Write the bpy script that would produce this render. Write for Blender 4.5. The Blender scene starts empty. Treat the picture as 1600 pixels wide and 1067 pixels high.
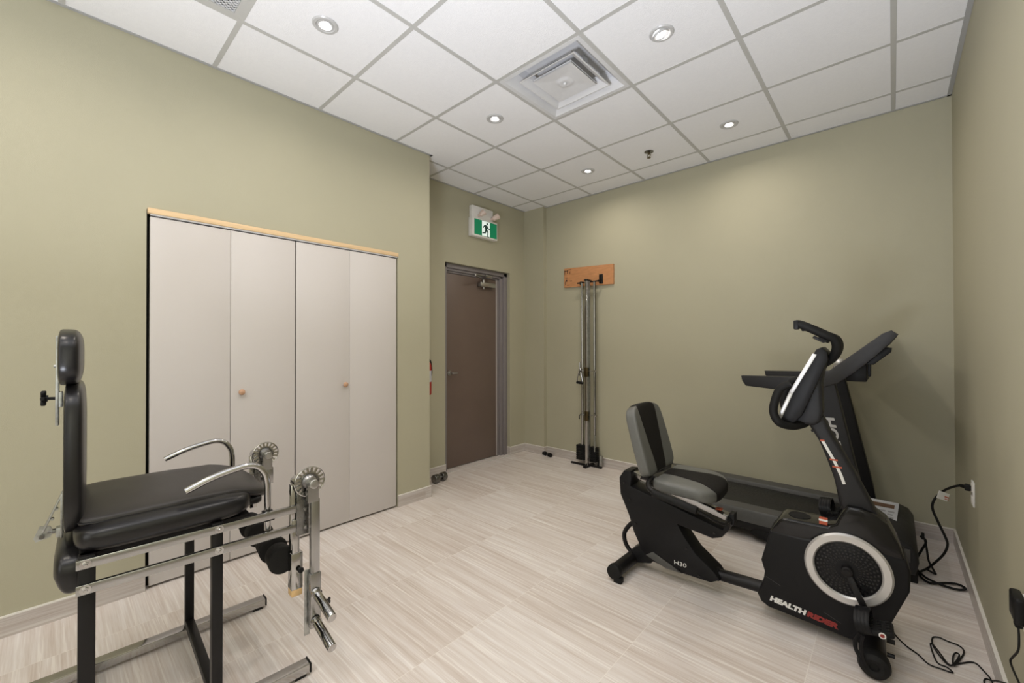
import bpy, bmesh, math, random
from mathutils import Vector, Matrix
random.seed(4)
PI = math.pi
C = bpy.context.scene.collection
SC = bpy.context.scene
H = 2.94                                    # ceiling height
# ------------------------------------------------------------------ camera
cam_d = bpy.data.cameras.new('camera'); cam = bpy.data.objects.new('camera', cam_d); C.objects.link(cam)
cam_d.sensor_width = 36; cam_d.lens = 653.89 / 1600 * 36; cam_d.clip_start = 0.02
yaw, pitch, roll = -.7378, .0074, -.0019
Fv = Vector((math.sin(yaw) * math.cos(pitch), math.cos(yaw) * math.cos(pitch), math.sin(pitch)))
R0 = Vector((math.cos(yaw), -math.sin(yaw), 0)); U0 = R0.cross(Fv)
Rv = R0 * math.cos(roll) + U0 * math.sin(roll); Uv = U0 * math.cos(roll) - R0 * math.sin(roll)
M = Matrix((Rv, Uv, -Fv)).transposed().to_4x4(); M.translation = Vector((1.2049, -1.8543, H - 1.6363))
cam.matrix_world = M
SC.camera = cam
# ------------------------------------------------------------------ world, exposure, main lights
w = bpy.data.worlds.new('world'); SC.world = w; w.use_nodes = True
w.node_tree.nodes['Background'].inputs[0].default_value = (1, 1, 1, 1)
w.node_tree.nodes['Background'].inputs[1].default_value = 0.3
SC.view_settings.view_transform = 'Standard'; SC.view_settings.look = 'None'
SC.view_settings.exposure = 0.05; SC.view_settings.gamma = 1; SC.view_settings.use_curve_mapping = False
try:
    SC.cycles.use_denoising = True
    SC.cycles.max_bounces = 10; SC.cycles.diffuse_bounces = 6
except Exception: pass
def area(name, loc, rot, sx, sy, power, col, spread=PI, shape='RECTANGLE'):
    l = bpy.data.lights.new(name, 'AREA'); l.shape = shape; l.size = sx
    if shape == 'RECTANGLE': l.size_y = sy
    l.energy = power; l.color = col; l.spread = spread
    o = bpy.data.objects.new(name, l); C.objects.link(o); o.location = loc; o.rotation_euler = rot
    return o
# added soft fill behind the camera; the end wall has no opening
area('rear_fill', (0.55, -4.15, 1.55), (math.radians(90), 0, 0), 1.7, 2.0, 20, (.97, .985, 1.0))
# photographer's flash bounced off the ceiling behind the camera
area('bounced_flash', (0.75, -2.55, .45), (math.radians(180 - 17), math.radians(5), 0), .5, .5, 80, (.855, .895, 1.0), math.radians(135))
POTS = [(-.93, -.92), (.317, .297), (-.914, .297), (.315, 1.532), (-.91, 1.54), (.317, -.92), (-.92, -2.14), (.317, -2.14), (-.92, -3.3), (.317, -3.3)]  # last five are unseen beams added for light, without fixtures
for i, (x, y) in enumerate(POTS):
    area('pot_light_beam', (x, y, H - .012), (0, 0, 0), .07, .07, 5.0, (1, .90, .775), math.radians(165), 'DISK')

# ------------------------------------------------------------------ materials
MAT = {}
def mat(name, col, rough=.5, metal=0, noise=0, nscale=20, bump=0, bscale=200, coat=0, emit=None, estr=0, spec=.5, stretch=None):
    m = bpy.data.materials.new(name); m.use_nodes = True; nt = m.node_tree; b = nt.nodes['Principled BSDF']
    b.inputs['Base Color'].default_value = (*col, 1); b.inputs['Roughness'].default_value = rough
    b.inputs['Metallic'].default_value = metal; b.inputs['Coat Weight'].default_value = coat
    b.inputs['Specular IOR Level'].default_value = spec
    tc = nt.nodes.new('ShaderNodeTexCoord'); mp = nt.nodes.new('ShaderNodeMapping')
    nt.links.new(tc.outputs['Object'], mp.inputs[0])
    if stretch: mp.inputs['Scale'].default_value = stretch
    if noise:
        n = nt.nodes.new('ShaderNodeTexNoise'); n.inputs['Scale'].default_value = nscale; n.inputs['Detail'].default_value = 5
        nt.links.new(mp.outputs[0], n.inputs[0])
        r = nt.nodes.new('ShaderNodeMapRange'); r.inputs[1].default_value = .3; r.inputs[2].default_value = .7
        r.inputs[3].default_value = 1 - noise; r.inputs[4].default_value = 1 + noise
        nt.links.new(n.outputs[0], r.inputs[0])
        mx = nt.nodes.new('ShaderNodeVectorMath'); mx.operation = 'SCALE'; mx.inputs[0].default_value = col
        nt.links.new(r.outputs[0], mx.inputs['Scale']); nt.links.new(mx.outputs[0], b.inputs['Base Color'])
        r2 = nt.nodes.new('ShaderNodeMath'); r2.operation = 'MULTIPLY'; r2.inputs[1].default_value = rough
        nt.links.new(r.outputs[0], r2.inputs[0]); nt.links.new(r2.outputs[0], b.inputs['Roughness'])
    if bump:
        n = nt.nodes.new('ShaderNodeTexNoise'); n.inputs['Scale'].default_value = bscale; n.inputs['Detail'].default_value = 3
        nt.links.new(mp.outputs[0], n.inputs[0])
        bp = nt.nodes.new('ShaderNodeBump'); bp.inputs['Strength'].default_value = bump; bp.inputs['Distance'].default_value = .002
        nt.links.new(n.outputs[0], bp.inputs['Height']); nt.links.new(bp.outputs[0], b.inputs['Normal'])
    if emit:
        b.inputs['Emission Color'].default_value = (*emit, 1); b.inputs['Emission Strength'].default_value = estr
    MAT[name] = m
    return m
WALL = (.424, .404, .298)
mat('wall_paint', WALL, .62, noise=.015, nscale=3, bump=.25, bscale=350, spec=.35)
mat('ceiling_tile', (.84, .845, .865), .9, noise=.012, nscale=60, bump=.5, bscale=260, spec=.2)
mat('t_bar', (.50, .50, .485), .45, noise=.02)
mat('wall_angle', (.40, .405, .41), .4, noise=.02)
mat('white_enamel', (.66, .665, .68), .35, noise=.02)
mat('ring_enamel', (.50, .50, .50), .3, noise=.02)
mat('white_plastic', (.80, .79, .77), .4, noise=.02)
mat('lamp_lens', (1, 1, 1), .3, emit=(1, .97, .92), estr=14)
mat('gap_shade', (.012, .011, .010), .9)  # near-black colour stands in for shade inside the closet
mat('closet_door', (.59, .56, .54), .48, noise=.012, nscale=2, bump=.12, bscale=300)
mat('pine', (.72, .52, .30), .45, noise=.08, nscale=6, stretch=(30, 1, 30))
mat('knob_wood', (.52, .31, .19), .4, noise=.12, nscale=30)
mat('door_brown', (.150, .108, .088), .42, noise=.03, nscale=4, bump=.15)
mat('frame_grey', (.225, .205, .21), .42, noise=.03)
mat('weather_strip', (.62, .58, .56), .5)
mat('satin_steel', (.46, .455, .45), .30, metal=1, noise=.06, nscale=40)
mat('chrome', (.50, .495, .49), .10, metal=1, noise=.05, nscale=18)
mat('brushed_alu', (.40, .40, .40), .22, metal=1, noise=.07, nscale=9)
mat('zinc', (.42, .43, .42), .42, metal=1, noise=.25, nscale=40)
mat('dark_steel', (.20, .20, .195), .28, metal=1, noise=.2, nscale=40)
mat('black_paint', (.008, .0075, .008), .40, noise=.1, spec=.28)
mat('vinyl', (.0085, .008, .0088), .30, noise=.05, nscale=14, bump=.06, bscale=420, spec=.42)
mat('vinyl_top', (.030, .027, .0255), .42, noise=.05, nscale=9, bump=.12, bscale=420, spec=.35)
mat('foam', (.012, .0115, .011), .75, spec=.2, noise=.1, nscale=60, bump=.4)
mat('black_plastic', (.0095, .0095, .0105), .42, noise=.06, nscale=30, bump=.08, bscale=600, spec=.2)
mat('grey_plastic', (.020, .020, .022), .45, spec=.28, noise=.06, nscale=30, bump=.15, bscale=600)
mat('console_grey', (.036, .036, .039), .45, noise=.06, nscale=30, spec=.3)
mat('mid_grey_plastic', (.078, .078, .074), .48, spec=.3, noise=.06, nscale=30)
mat('gloss_black', (.005, .005, .006), .12, spec=.45)
mat('seat_grey', (.125, .128, .120), .42, noise=.06, nscale=90, bump=.3, bscale=700)
mat('seat_mesh', (.011, .010, .0095), .7, spec=.2, noise=.2, nscale=300, bump=.6, bscale=900)
mat('silver_paint', (.62, .61, .60), .33, metal=.6, noise=.04)
mat('silver_light', (.82, .82, .84), .3, metal=.2)
mat('belt', (.010, .010, .010), .55, noise=.15, nscale=80)
mat('rubber', (.009, .009, .009), .6, spec=.22, noise=.1)
mat('screen', (.02, .025, .03), .05, coat=1)
mat('print_white', (.78, .78, .76), .5)
mat('print_light', (.48, .48, .48), .5)
mat('print_red', (.26, .022, .018), .5)
mat('print_orange', (.50, .10, .045), .5)
mat('print_grey', (.30, .31, .33), .6)
mat('paper', (.52, .54, .58), .6, noise=.05)
mat('print_brown', (.13, .075, .045), .5)
mat('print_blue', (.03, .045, .12), .5)
mat('exit_green', (.0, .17, .075), .35, emit=(0.0, .30, .12), estr=.25)
mat('exit_white', (.85, .95, .92), .35, emit=(.8, .95, .9), estr=.45)
mat('exit_figure', (.0, .045, .03), .4)
mat('lamp_pinkish', (.70, .56, .50), .3, noise=.03)
mat('plywood', (.50, .235, .10), .5, noise=.16, nscale=7, stretch=(2, 1, 16))
mat('ink', (.03, .02, .02), .7)
mat('red_paint', (.42, .025, .018), .3)
mat('end_wood', (.62, .42, .20), .6, noise=.15, nscale=40)
mat('brass', (.13, .10, .055), .35, metal=1, noise=.2)
mat('edge_white', (.74, .72, .68), .5, noise=.03)
mat('caulk', (.62, .59, .56), .8, noise=.1, nscale=60)

def tile_mat(name, along, across, ox, oy, tx=.5885, ty=.294, base=1.0, grout=True, k=0):
    """Striated stone-look tile: streaks run along `along`, tiles tx by ty."""
    m = bpy.data.materials.new(name); m.use_nodes = True; nt = m.node_tree; N = nt.nodes; L = nt.links; b = N['Principled BSDF']
    geo = N.new('ShaderNodeNewGeometry'); sep = N.new('ShaderNodeSeparateXYZ'); L.new(geo.outputs['Position'], sep.inputs[0])
    def mth(op, a, bb=None, c=None):
        n = N.new('ShaderNodeMath'); n.operation = op
        for i, v in enumerate((a, bb, c)):
            if v is None: continue
            if isinstance(v, (int, float)): n.inputs[i].default_value = v
            else: L.new(v, n.inputs[i])
        return n.outputs[0]
    u = mth('DIVIDE', mth('SUBTRACT', sep.outputs[along], ox), tx); v = mth('DIVIDE', mth('SUBTRACT', sep.outputs[across], oy), ty)
    cu = mth('FLOOR', u); cv = mth('FLOOR', v)
    comb = N.new('ShaderNodeCombineXYZ'); L.new(cu, comb.inputs[0]); L.new(cv, comb.inputs[1])
    wn = N.new('ShaderNodeTexWhiteNoise'); wn.noise_dimensions = '3D'; L.new(comb.outputs[0], wn.inputs[0])
    # streak coordinates: stretched along the tile, shifted per tile
    def streak(sa, sc, seed, detail=4):
        cc = N.new('ShaderNodeCombineXYZ')
        L.new(mth('MULTIPLY', sep.outputs[along], sa), cc.inputs[0]); L.new(mth('MULTIPLY', sep.outputs[across], sc), cc.inputs[1])
        L.new(mth('MULTIPLY_ADD', wn.outputs[0], 37.0, seed), cc.inputs[2])
        n = N.new('ShaderNodeTexNoise'); n.inputs['Scale'].default_value = 1; n.inputs['Detail'].default_value = detail
        n.inputs['Roughness'].default_value = .62; n.inputs['Distortion'].default_value = .12
        L.new(cc.outputs[0], n.inputs[0]); return n.outputs[0]
    s1 = streak(1.1, 34, 0); s2 = streak(5, 170, 5, 3); s3 = streak(.8, 11, 9, 2); s4 = streak(1.8, 85, 3, 3)
    cr = N.new('ShaderNodeValToRGB'); e = cr.color_ramp.elements
    e[0].position = .28; e[0].color = (.41, .345, .30, 1); e[1].position = .74; e[1].color = (.65, .627, .615, 1)
    e2 = e.new(.44); e2.color = (.50, .447, .412, 1); e3 = e.new(.56); e3.color = (.565, .525, .50, 1)
    tot = mth('ADD', mth('MULTIPLY', s1, .48), mth('ADD', mth('MULTIPLY', s4, .38), mth('MULTIPLY', s3, .14)))
    tot = mth('ADD', tot, mth('MULTIPLY', mth('SUBTRACT', s2, .5), .34))
    tot = mth('ADD', tot, mth('MULTIPLY', mth('SUBTRACT', wn.outputs[0], .5), .11))
    L.new(tot, cr.inputs[0])
    # thin bright veins
    vein = mth('MULTIPLY', mth('GREATER_THAN', s4, .60), .35)
    mixv = N.new('ShaderNodeMixRGB'); L.new(vein, mixv.inputs[0]); L.new(cr.outputs[0], mixv.inputs[1]); mixv.inputs[2].default_value = (.70, .67, .63, 1)
    col = mixv.outputs[0]
    if grout:
        gu = mth('LESS_THAN', mth('PINGPONG', u, .5), .0020); gv = mth('LESS_THAN', mth('PINGPONG', v, .5), .003)
        # seams across the streaks read clearly; seams along the streaks are faint
        gmix = mth('MAXIMUM', mth('MULTIPLY', gu, .55), mth('MULTIPLY', gv, .18))
        mg = N.new('ShaderNodeMixRGB'); L.new(gmix, mg.inputs[0]); L.new(col, mg.inputs[1]); mg.inputs[2].default_value = (.69, .66, .61, 1); col = mg.outputs[0]
    hs = N.new('ShaderNodeVectorMath'); hs.operation = 'SCALE'; L.new(col, hs.inputs[0]); hs.inputs['Scale'].default_value = base
    L.new(hs.outputs[0], b.inputs['Base Color']); b.inputs['Roughness'].default_value = .36; b.inputs['Specular IOR Level'].default_value = .45
    bp = N.new('ShaderNodeBump'); bp.inputs['Strength'].default_value = .12; bp.inputs['Distance'].default_value = .001
    L.new(s2, bp.inputs['Height']); L.new(bp.outputs[0], b.inputs['Normal'])
    MAT[name] = m; return m
tile_mat('floor_tile', 0, 1, -.82, .028, base=1.26)
tile_mat('base_tile_x', 0, 2, -.82, .01, ty=5, base=.95)
tile_mat('base_tile_y', 1, 2, -.3, .01, ty=5, base=.95)

# ------------------------------------------------------------------ mesh helpers
class B:
    def __init__(s): s.bm = bmesh.new()
    def _merge(s, t, M=None):
        if M is not None: bmesh.ops.transform(t, matrix=M, verts=t.verts)
        me = bpy.data.meshes.new('tmp'); t.to_mesh(me); t.free(); s.bm.from_mesh(me); bpy.data.meshes.remove(me); return s
    def box(s, x0, x1, y0, y1, z0, z1, bev=0, seg=2, M=None):
        t = bmesh.new(); bmesh.ops.create_cube(t, size=1)
        sx, sy, sz = abs(x1 - x0), abs(y1 - y0), abs(z1 - z0)
        bmesh.ops.scale(t, vec=(sx, sy, sz), verts=t.verts); bmesh.ops.translate(t, vec=((x0 + x1) / 2, (y0 + y1) / 2, (z0 + z1) / 2), verts=t.verts)
        if bev: bmesh.ops.bevel(t, geom=t.edges[:], offset=min(bev, .49 * min(sx, sy, sz)), segments=seg, affect='EDGES', profile=.5)
        return s._merge(t, M)
    def bar(s, p0, p1, w_, h_, up=(0, 0, 1), bev=0):
        p0, p1 = Vector(p0), Vector(p1); d = p1 - p0; L = d.length; d.normalize()
        up = Vector(up); sd = d.cross(up).normalized(); up = sd.cross(d)
        Mx = Matrix((sd, d, up)).transposed().to_4x4(); Mx.translation = (p0 + p1) / 2
        return s.box(-w_ / 2, w_ / 2, -L / 2, L / 2, -h_ / 2, h_ / 2, bev, M=Mx)
    def cyl(s, p0, p1, r, r2=None, seg=28, bev=0):
        p0, p1 = Vector(p0), Vector(p1); d = p1 - p0; t = bmesh.new()
        bmesh.ops.create_cone(t, cap_ends=True, segments=seg, radius1=r, radius2=r if r2 is None else r2, depth=d.length)
        if bev:
            ed = [e for e in t.edges if len(e.link_faces) == 2 and any(len(f.verts) > 4 for f in e.link_faces)]
            bmesh.ops.bevel(t, geom=ed, offset=bev, segments=3, affect='EDGES', profile=.5)
        Mx = d.to_track_quat('Z', 'Y').to_matrix().to_4x4(); Mx.translation = (p0 + p1) / 2
        return s._merge(t, Mx)
    def tube(s, pts, r, seg=12, smooth=6, flat=1.0):
        P = [Vector(p) for p in pts]
        if smooth and len(P) > 2:
            Q = []; E_ = [P[0]] + P + [P[-1]]
            for i in range(1, len(E_) - 2):
                for k in range(smooth):
                    t = k / smooth; a, b_, c, d = E_[i - 1], E_[i], E_[i + 1], E_[i + 2]
                    Q.append(.5 * ((2 * b_) + (-a + c) * t + (2 * a - 5 * b_ + 4 * c - d) * t * t + (-a + 3 * b_ - 3 * c + d) * t ** 3))
            Q.append(P[-1]); P = Q
        n = None; rings = []
        for i, p in enumerate(P):
            tg = (P[min(i + 1, len(P) - 1)] - P[max(i - 1, 0)]).normalized()
            if n is None:
                n = tg.cross(Vector((0, 0, 1)))
                if n.length < .1: n = tg.cross(Vector((0, 1, 0)))
            n = (n - tg * n.dot(tg)).normalized(); bt = tg.cross(n)
            rr = r[min(int(i / max(1, len(P) - 1) * (len(r) - 1) + .5), len(r) - 1)] if isinstance(r, (list, tuple)) else r
            rings.append([s.bm.verts.new(p + n * math.cos(2 * PI * k / seg) * rr + bt * math.sin(2 * PI * k / seg) * rr * flat) for k in range(seg)])
        for a, b_ in zip(rings, rings[1:]):
            for k in range(seg): s.bm.faces.new((a[k], a[(k + 1) % seg], b_[(k + 1) % seg], b_[k]))
        s.bm.faces.new(rings[0][::-1]); s.bm.faces.new(rings[-1]); return s
    def prism(s, pts, a0, a1, axis='y', bev=0, seg=2):
        t = bmesh.new()
        f = {'y': lambda p, a: (p[0], a, p[1]), 'x': lambda p, a: (a, p[0], p[1]), 'z': lambda p, a: (p[0], p[1], a)}[axis]
        va = [t.verts.new(f(p, a0)) for p in pts]; vb = [t.verts.new(f(p, a1)) for p in pts]; n = len(pts)
        t.faces.new(va); t.faces.new(vb[::-1])
        for i in range(n): t.faces.new((va[i], vb[i], vb[(i + 1) % n], va[(i + 1) % n]))
        bmesh.ops.recalc_face_normals(t, faces=t.faces[:])
        if bev:
            ed = [e for e in t.edges if len(e.link_faces) == 2 and any(len(f_.verts) == n and n > 4 or f_ in () for f_ in e.link_faces)] if n > 4 else t.edges[:]
            bmesh.ops.bevel(t, geom=ed, offset=bev, segments=seg, affect='EDGES', profile=.5)
        bmesh.ops.triangulate(t, faces=[f_ for f_ in t.faces if len(f_.verts) > 4])
        return s._merge(t)
    def lathe(s, prof, origin, axis=(0, 0, 1), seg=36):
        q = Vector(axis).to_track_quat('Z', 'Y').to_matrix().to_4x4(); q.translation = Vector(origin); rings = []
        for (r, h) in prof:
            if r < 1e-6: rings.append([s.bm.verts.new(q @ Vector((0, 0, h)))])
            else: rings.append([s.bm.verts.new(q @ Vector((r * math.cos(2 * PI * k / seg), r * math.sin(2 * PI * k / seg), h))) for k in range(seg)])
        for a, b_ in zip(rings, rings[1:]):
            for k in range(seg):
                k2 = (k + 1) % seg
                if len(a) == 1 and len(b_) == 1: continue
                if len(a) == 1: s.bm.faces.new((a[0], b_[k2], b_[k]))
                elif len(b_) == 1: s.bm.faces.new((a[k], a[k2], b_[0]))
                else: s.bm.faces.new((a[k], a[k2], b_[k2], b_[k]))
        return s
    def sq(s, c, d, e1=.3, e2=.3, nu=40, nv=20, M=None, warp=None):
        """superellipsoid cushion: centre c, half sizes d, exponents e1 (vertical) and e2 (plan)."""
        t = bmesh.new(); sp = lambda v, e: math.copysign(abs(v) ** e, v); rows = []
        for j in range(nv + 1):
            ph = -PI / 2 + PI * j / nv; row = []
            for i in range(nu):
                th = 2 * PI * i / nu
                p = Vector((d[0] * sp(math.cos(ph), e1) * sp(math.cos(th), e2), d[1] * sp(math.cos(ph), e1) * sp(math.sin(th), e2), d[2] * sp(math.sin(ph), e1)))
                if warp: p = Vector(warp(p))
                row.append(t.verts.new(p + Vector(c)))
            rows.append(row)
        for a, b_ in zip(rows, rows[1:]):
            for k in range(nu): t.faces.new((a[k], a[(k + 1) % nu], b_[(k + 1) % nu], b_[k]))
        bmesh.ops.remove_doubles(t, verts=t.verts, dist=1e-5)
        return s._merge(t, M)
    def surf(s, fn, nu, nv, thick):
        """closed slab from fn(u,v)->(point, normal), u,v in 0..1"""
        top = []; bot = []
        for j in range(nv + 1):
            tr = []; br = []
            for i in range(nu + 1):
                p, n = fn(i / nu, j / nv); tr.append(s.bm.verts.new(p)); br.append(s.bm.verts.new(Vector(p) - Vector(n) * thick))
            top.append(tr); bot.append(br)
        for j in range(nv):
            for i in range(nu):
                s.bm.faces.new((top[j][i], top[j][i + 1], top[j + 1][i + 1], top[j + 1][i])); s.bm.faces.new((bot[j][i], bot[j + 1][i], bot[j + 1][i + 1], bot[j][i + 1]))
        for j in range(nv):
            for i in (0, nu): s.bm.faces.new((top[j][i], top[j + 1][i], bot[j + 1][i], bot[j][i]))
        for i in range(nu):
            for j in (0, nv): s.bm.faces.new((top[j][i], top[j][i + 1], bot[j][i + 1], bot[j][i]))
        return s
SHIFT = {}
def P(name, b, m, parent=None, smooth=True, angle=35, label=None, kind=None):
    """link builder b as ONE mesh object under parent (coordinates are in the thing's frame)"""
    bm = b.bm; root = parent
    while root is not None and root.parent is not None: root = root.parent
    off = SHIFT.get(root.name) if root is not None else None
    if off is not None: bmesh.ops.translate(bm, vec=off, verts=bm.verts)
    bmesh.ops.recalc_face_normals(bm, faces=bm.faces[:])
    me = bpy.data.meshes.new(name); bm.to_mesh(me); bm.free()
    if smooth: me.shade_smooth(); me.set_sharp_from_angle(angle=math.radians(angle))
    me.materials.append(MAT[m]); o = bpy.data.objects.new(name, me); C.objects.link(o); o.parent = parent
    if label: o['label'] = label
    if kind: o['kind'] = kind
    return o
def thing(name, label, cat, loc, rz=0, group=None, world=False, kind=None):
    """Empty at the base of a thing; world=True: its parts are given in world coordinates"""
    o = bpy.data.objects.new(name, None); C.objects.link(o); o.empty_display_size = .1
    o.location = loc; o.rotation_euler = (0, 0, rz); o['label'] = label; o['category'] = cat
    if group: o['group'] = group
    if kind: o['kind'] = kind
    if world: SHIFT[o.name] = -Vector(loc)
    return o
def struct(name, b, m, parent=None, **k):
    o = P(name, b, m, parent, **k)
    if parent is None: o['kind'] = 'structure'
    return o
def text(name, s, size, m, parent, Mx, bold=0.0, xs=1.0, shear=0.0, ext=.0008):
    cu = bpy.data.curves.new('t', 'FONT'); cu.body = s; cu.size = size; cu.offset = bold; cu.extrude = ext; cu.shear = shear; cu.space_character = 1.0
    cu.align_x = 'LEFT'; cu.align_y = 'BOTTOM_BASELINE'
    to = bpy.data.objects.new('t', cu); C.objects.link(to); dg = bpy.context.evaluated_depsgraph_get()
    me = bpy.data.meshes.new_from_object(to.evaluated_get(dg)); bpy.data.objects.remove(to); bpy.data.curves.remove(cu)
    me.transform(Mx @ Matrix.Diagonal((xs, 1, 1, 1)))
    root = parent
    while root.parent is not None: root = root.parent
    if root.name in SHIFT: me.transform(Matrix.Translation(SHIFT[root.name]))
    me.materials.clear(); me.materials.append(MAT[m]); o = bpy.data.objects.new(name, me); C.objects.link(o); o.parent = parent
    return o
def frame(o, x, y):
    """matrix taking text x,y axes to given directions at origin o"""
    x = Vector(x).normalized(); y = Vector(y); y = (y - x * y.dot(x)).normalized(); z = x.cross(y)
    Mx = Matrix((x, y, z)).transposed().to_4x4(); Mx.translation = Vector(o); return Mx

# ------------------------------------------------------------------ room shell
XL, XD, XR, YB, YF, YC = -1.7445, -2.15, 1.503, 2.12, -4.3, .335
b = B(); b.box(-2.6, 1.75, YF - .1, 2.4, -.1, 0); struct('floor', b, 'floor_tile', smooth=False)
b = B(); b.box(-2.6, 1.75, YF - .1, 2.4, H, H + .1)
# (the diffuser and return grille sit in openings: the slab is lifted there by building it from tiles below)
b.bm.free(); b = B()
T = .6096
def cell(cx, cy): return (cx * T, (cx + 1) * T, cy * T, (cy + 1) * T)
HOLES = {(-1, 0), (-2, -3)}
for cx in range(-4, 3):
    for cy in range(-8, 4):
        x0, x1, y0, y1 = cell(cx, cy); x0 = max(x0, -2.3); x1 = min(x1, XR + .05); y0 = max(y0, YF - .05); y1 = min(y1, YB + .1)
        if x1 <= x0 or y1 <= y0: continue
        if (cx, cy) in HOLES: b.box(x0 - .0, x1 + .0, y0, y1, H + .16, H + .2)
        else: b.box(x0, x1, y0, y1, H, H + .05)
ceil = struct('ceiling', b, 'ceiling_tile', smooth=False)
b = B()
for i in range(-3, 3): b.box(i * T - .012, i * T + .012, YF, YB, H - .0025, H + .04)
for j in range(-7, 4): b.box(-2.2, XR, j * T - .012, j * T + .012, H - .0022, H + .04)
struct('trim_1', b, 't_bar', smooth=False)
b = B(); b.box(XR - .022, XR, YF, YB, H - .004, H); b.box(-2.15, XR, YB - .02, YB, H - .004, H); b.box(XL, XL + .02, YF, YC + .02, H - .004, H)
b.box(XD, XL + .02, YC, YC + .02, H - .004, H); b.box(XD, XD + .02, YC, YB, H - .004, H)
struct('trim_2', b, 'wall_angle', smooth=False)
# left wall (closet opening y -1.515..0.022, z 0..2.03); block ends at YC
b = B()
b.box(-2.2, XL, YF, -1.515, 0, H); b.box(-2.2, XL, .022, YC, 0, H); b.box(-2.2, XL, -1.515, .022, 2.035, H)
struct('wall_left', b, 'wall_paint', smooth=False)
b = B(); b.box(-2.25, -1.80, -1.515, .022, 0, 2.035); struct('closet_shade', b, 'gap_shade', smooth=False)  # solid block, painted near black as the shade behind the closet doors
# door wall, opening y .83..1.80, z 0..2.15
b = B()
b.box(-2.5, XD, YC - .02, .83, 0, H); b.box(-2.5, XD, 1.80, YB + .1, 0, H); b.box(-2.5, XD, .83, 1.80, 2.15, H)
struct('wall_door', b, 'wall_paint', smooth=False)
b = B(); b.box(-2.2, XR + .1, YB, YB + .1, 0, H); b.box(XD, -1.85, 2.065, YB, 0, H); struct('wall_back', b, 'wall_paint', smooth=False)
b = B(); b.box(XR, XR + .1, YF - .1, YB + .1, 0, H); struct('wall_right', b, 'wall_paint', smooth=False)
b = B(); b.box(-2.0, XR + .1, YF - .1, YF, 0, H); struct('wall_front', b, 'wall_paint', smooth=False)
BH = .095
def baseboard(name, x0, x1, y0, y1, m, ax):
    b = B(); b.box(x0, x1, y0, y1, 0, BH - .006); o = struct(name, b, m, smooth=False)
    b = B(); b.box(x0 - .0005, x1 + .0005, y0 - .0005, y1 + .0005, BH - .006, BH); P('top_edge', b, 'edge_white', o, smooth=False, label='white edge along the top')
    return o
baseboard('baseboard_left', XL, XL + .011, YF, -1.515, 'base_tile_y', 1)
baseboard('baseboard_closet', XL, XL + .011, .022, YC + .011, 'base_tile_y', 1)
baseboard('baseboard_door_left', XD, XD + .011, YC, .83, 'base_tile_y', 1)
baseboard('baseboard_door_right', XD, XD + .011, 1.80, 2.065, 'base_tile_y', 1)
baseboard('baseboard_return', -2.235, XD + .011, 1.789, 1.80, 'base_tile_x', 0)
baseboard('baseboard_pier', XD + .011, -1.839, 2.054, 2.065, 'base_tile_x', 0)
baseboard('baseboard_pier_side', -1.85, -1.839, 2.065, YB - .011, 'base_tile_y', 1)
baseboard('baseboard_back', -1.85, XR, YB - .011, YB, 'base_tile_x', 0)
baseboard('baseboard_right', XR - .011, XR, YF, YB - .011, 'base_tile_y', 1)
b = B(); b.box(XD - .01, XD + .018, .83, 1.80, 0, .003); b.box(XD + .011, XD + .017, 1.80, 2.05, 0, .003)
for k in range(26):
    y = 1.42 + random.random() * .42; x = XD + .012 + random.random() * .03; r = .002 + random.random() * .004
    b.box(x - r, x + r, y - r * 2, y + r * 2, 0, .003 + r * .6)
struct('trim_3', b, 'caulk', smooth=False)

# exit door
d = thing('door_1', 'dark brown flush metal door in a recessed grey steel frame', 'door', (-2.24, 1.3, 0), world=True, kind='structure')
del d['category']
b = B(); b.box(-2.285, -2.24, .885, 1.655, .008, 2.055, .002); P('door_leaf', b, 'door_brown', d)
b = B()
for (a0, a1, s_) in ((1.66, 1.70, .012), (1.70, 1.745, .032), (1.745, 1.798, .052)): b.box(-2.30, -2.245 + s_, a0, a1, 0, 2.146, .003)
for (a0, a1, s_) in ((.832, .885, .052),): b.box(-2.30, -2.245 + s_, a0, a1, 0, 2.146, .003)
for (a0, a1, s_) in ((2.06, 2.08, .012), (2.08, 2.105, .032), (2.105, 2.148, .052)): b.box(-2.30, -2.245 + s_, .832, 1.798, a0, a1, .003)
P('door_frame', b, 'frame_grey', d)
b = B(); b.box(-2.25, -2.236, 1.655, 1.661, .01, 2.058); P('weather_strip', b, 'weather_strip', d, label='pale strip down the hinge side')
hd = B(); hd.cyl((-2.24, .955, 1.005), (-2.232, .955, 1.005), .026); hd.cyl((-2.24, .955, 1.005), (-2.19, .955, 1.005), .010); hd.tube([(-2.19, .955, 1.005), (-2.185, .970, 1.005), (-2.186, 1.018, 1.004)], .010, 10); P('door_handle', hd, 'satin_steel', d)
cl = B(); cl.box(-2.24, -2.185, 1.36, 1.60, 1.955, 2.005, .008); cl.cyl((-2.212, 1.43, 2.005), (-2.212, 1.43, 2.035), .016); cl.cyl((-2.212, 1.43, 1.93), (-2.212, 1.43, 1.955), .010)
cbody = P('door_closer', cl, 'satin_steel', d)
cl = B(); cl.bar((-2.212, 1.43, 2.035), (-2.10, 1.20, 2.048), .022, .008, bev=.002); cl.bar((-2.10, 1.20, 2.058), (-2.185, 1.47, 2.075), .018, .008, bev=.002); cl.box(-2.20, -2.175, 1.43, 1.53, 2.062, 2.09, .003); cl.cyl((-2.10, 1.20, 2.042), (-2.10, 1.20, 2.064), .012)
P('closer_arm', cl, 'satin_steel', cbody)

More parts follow.
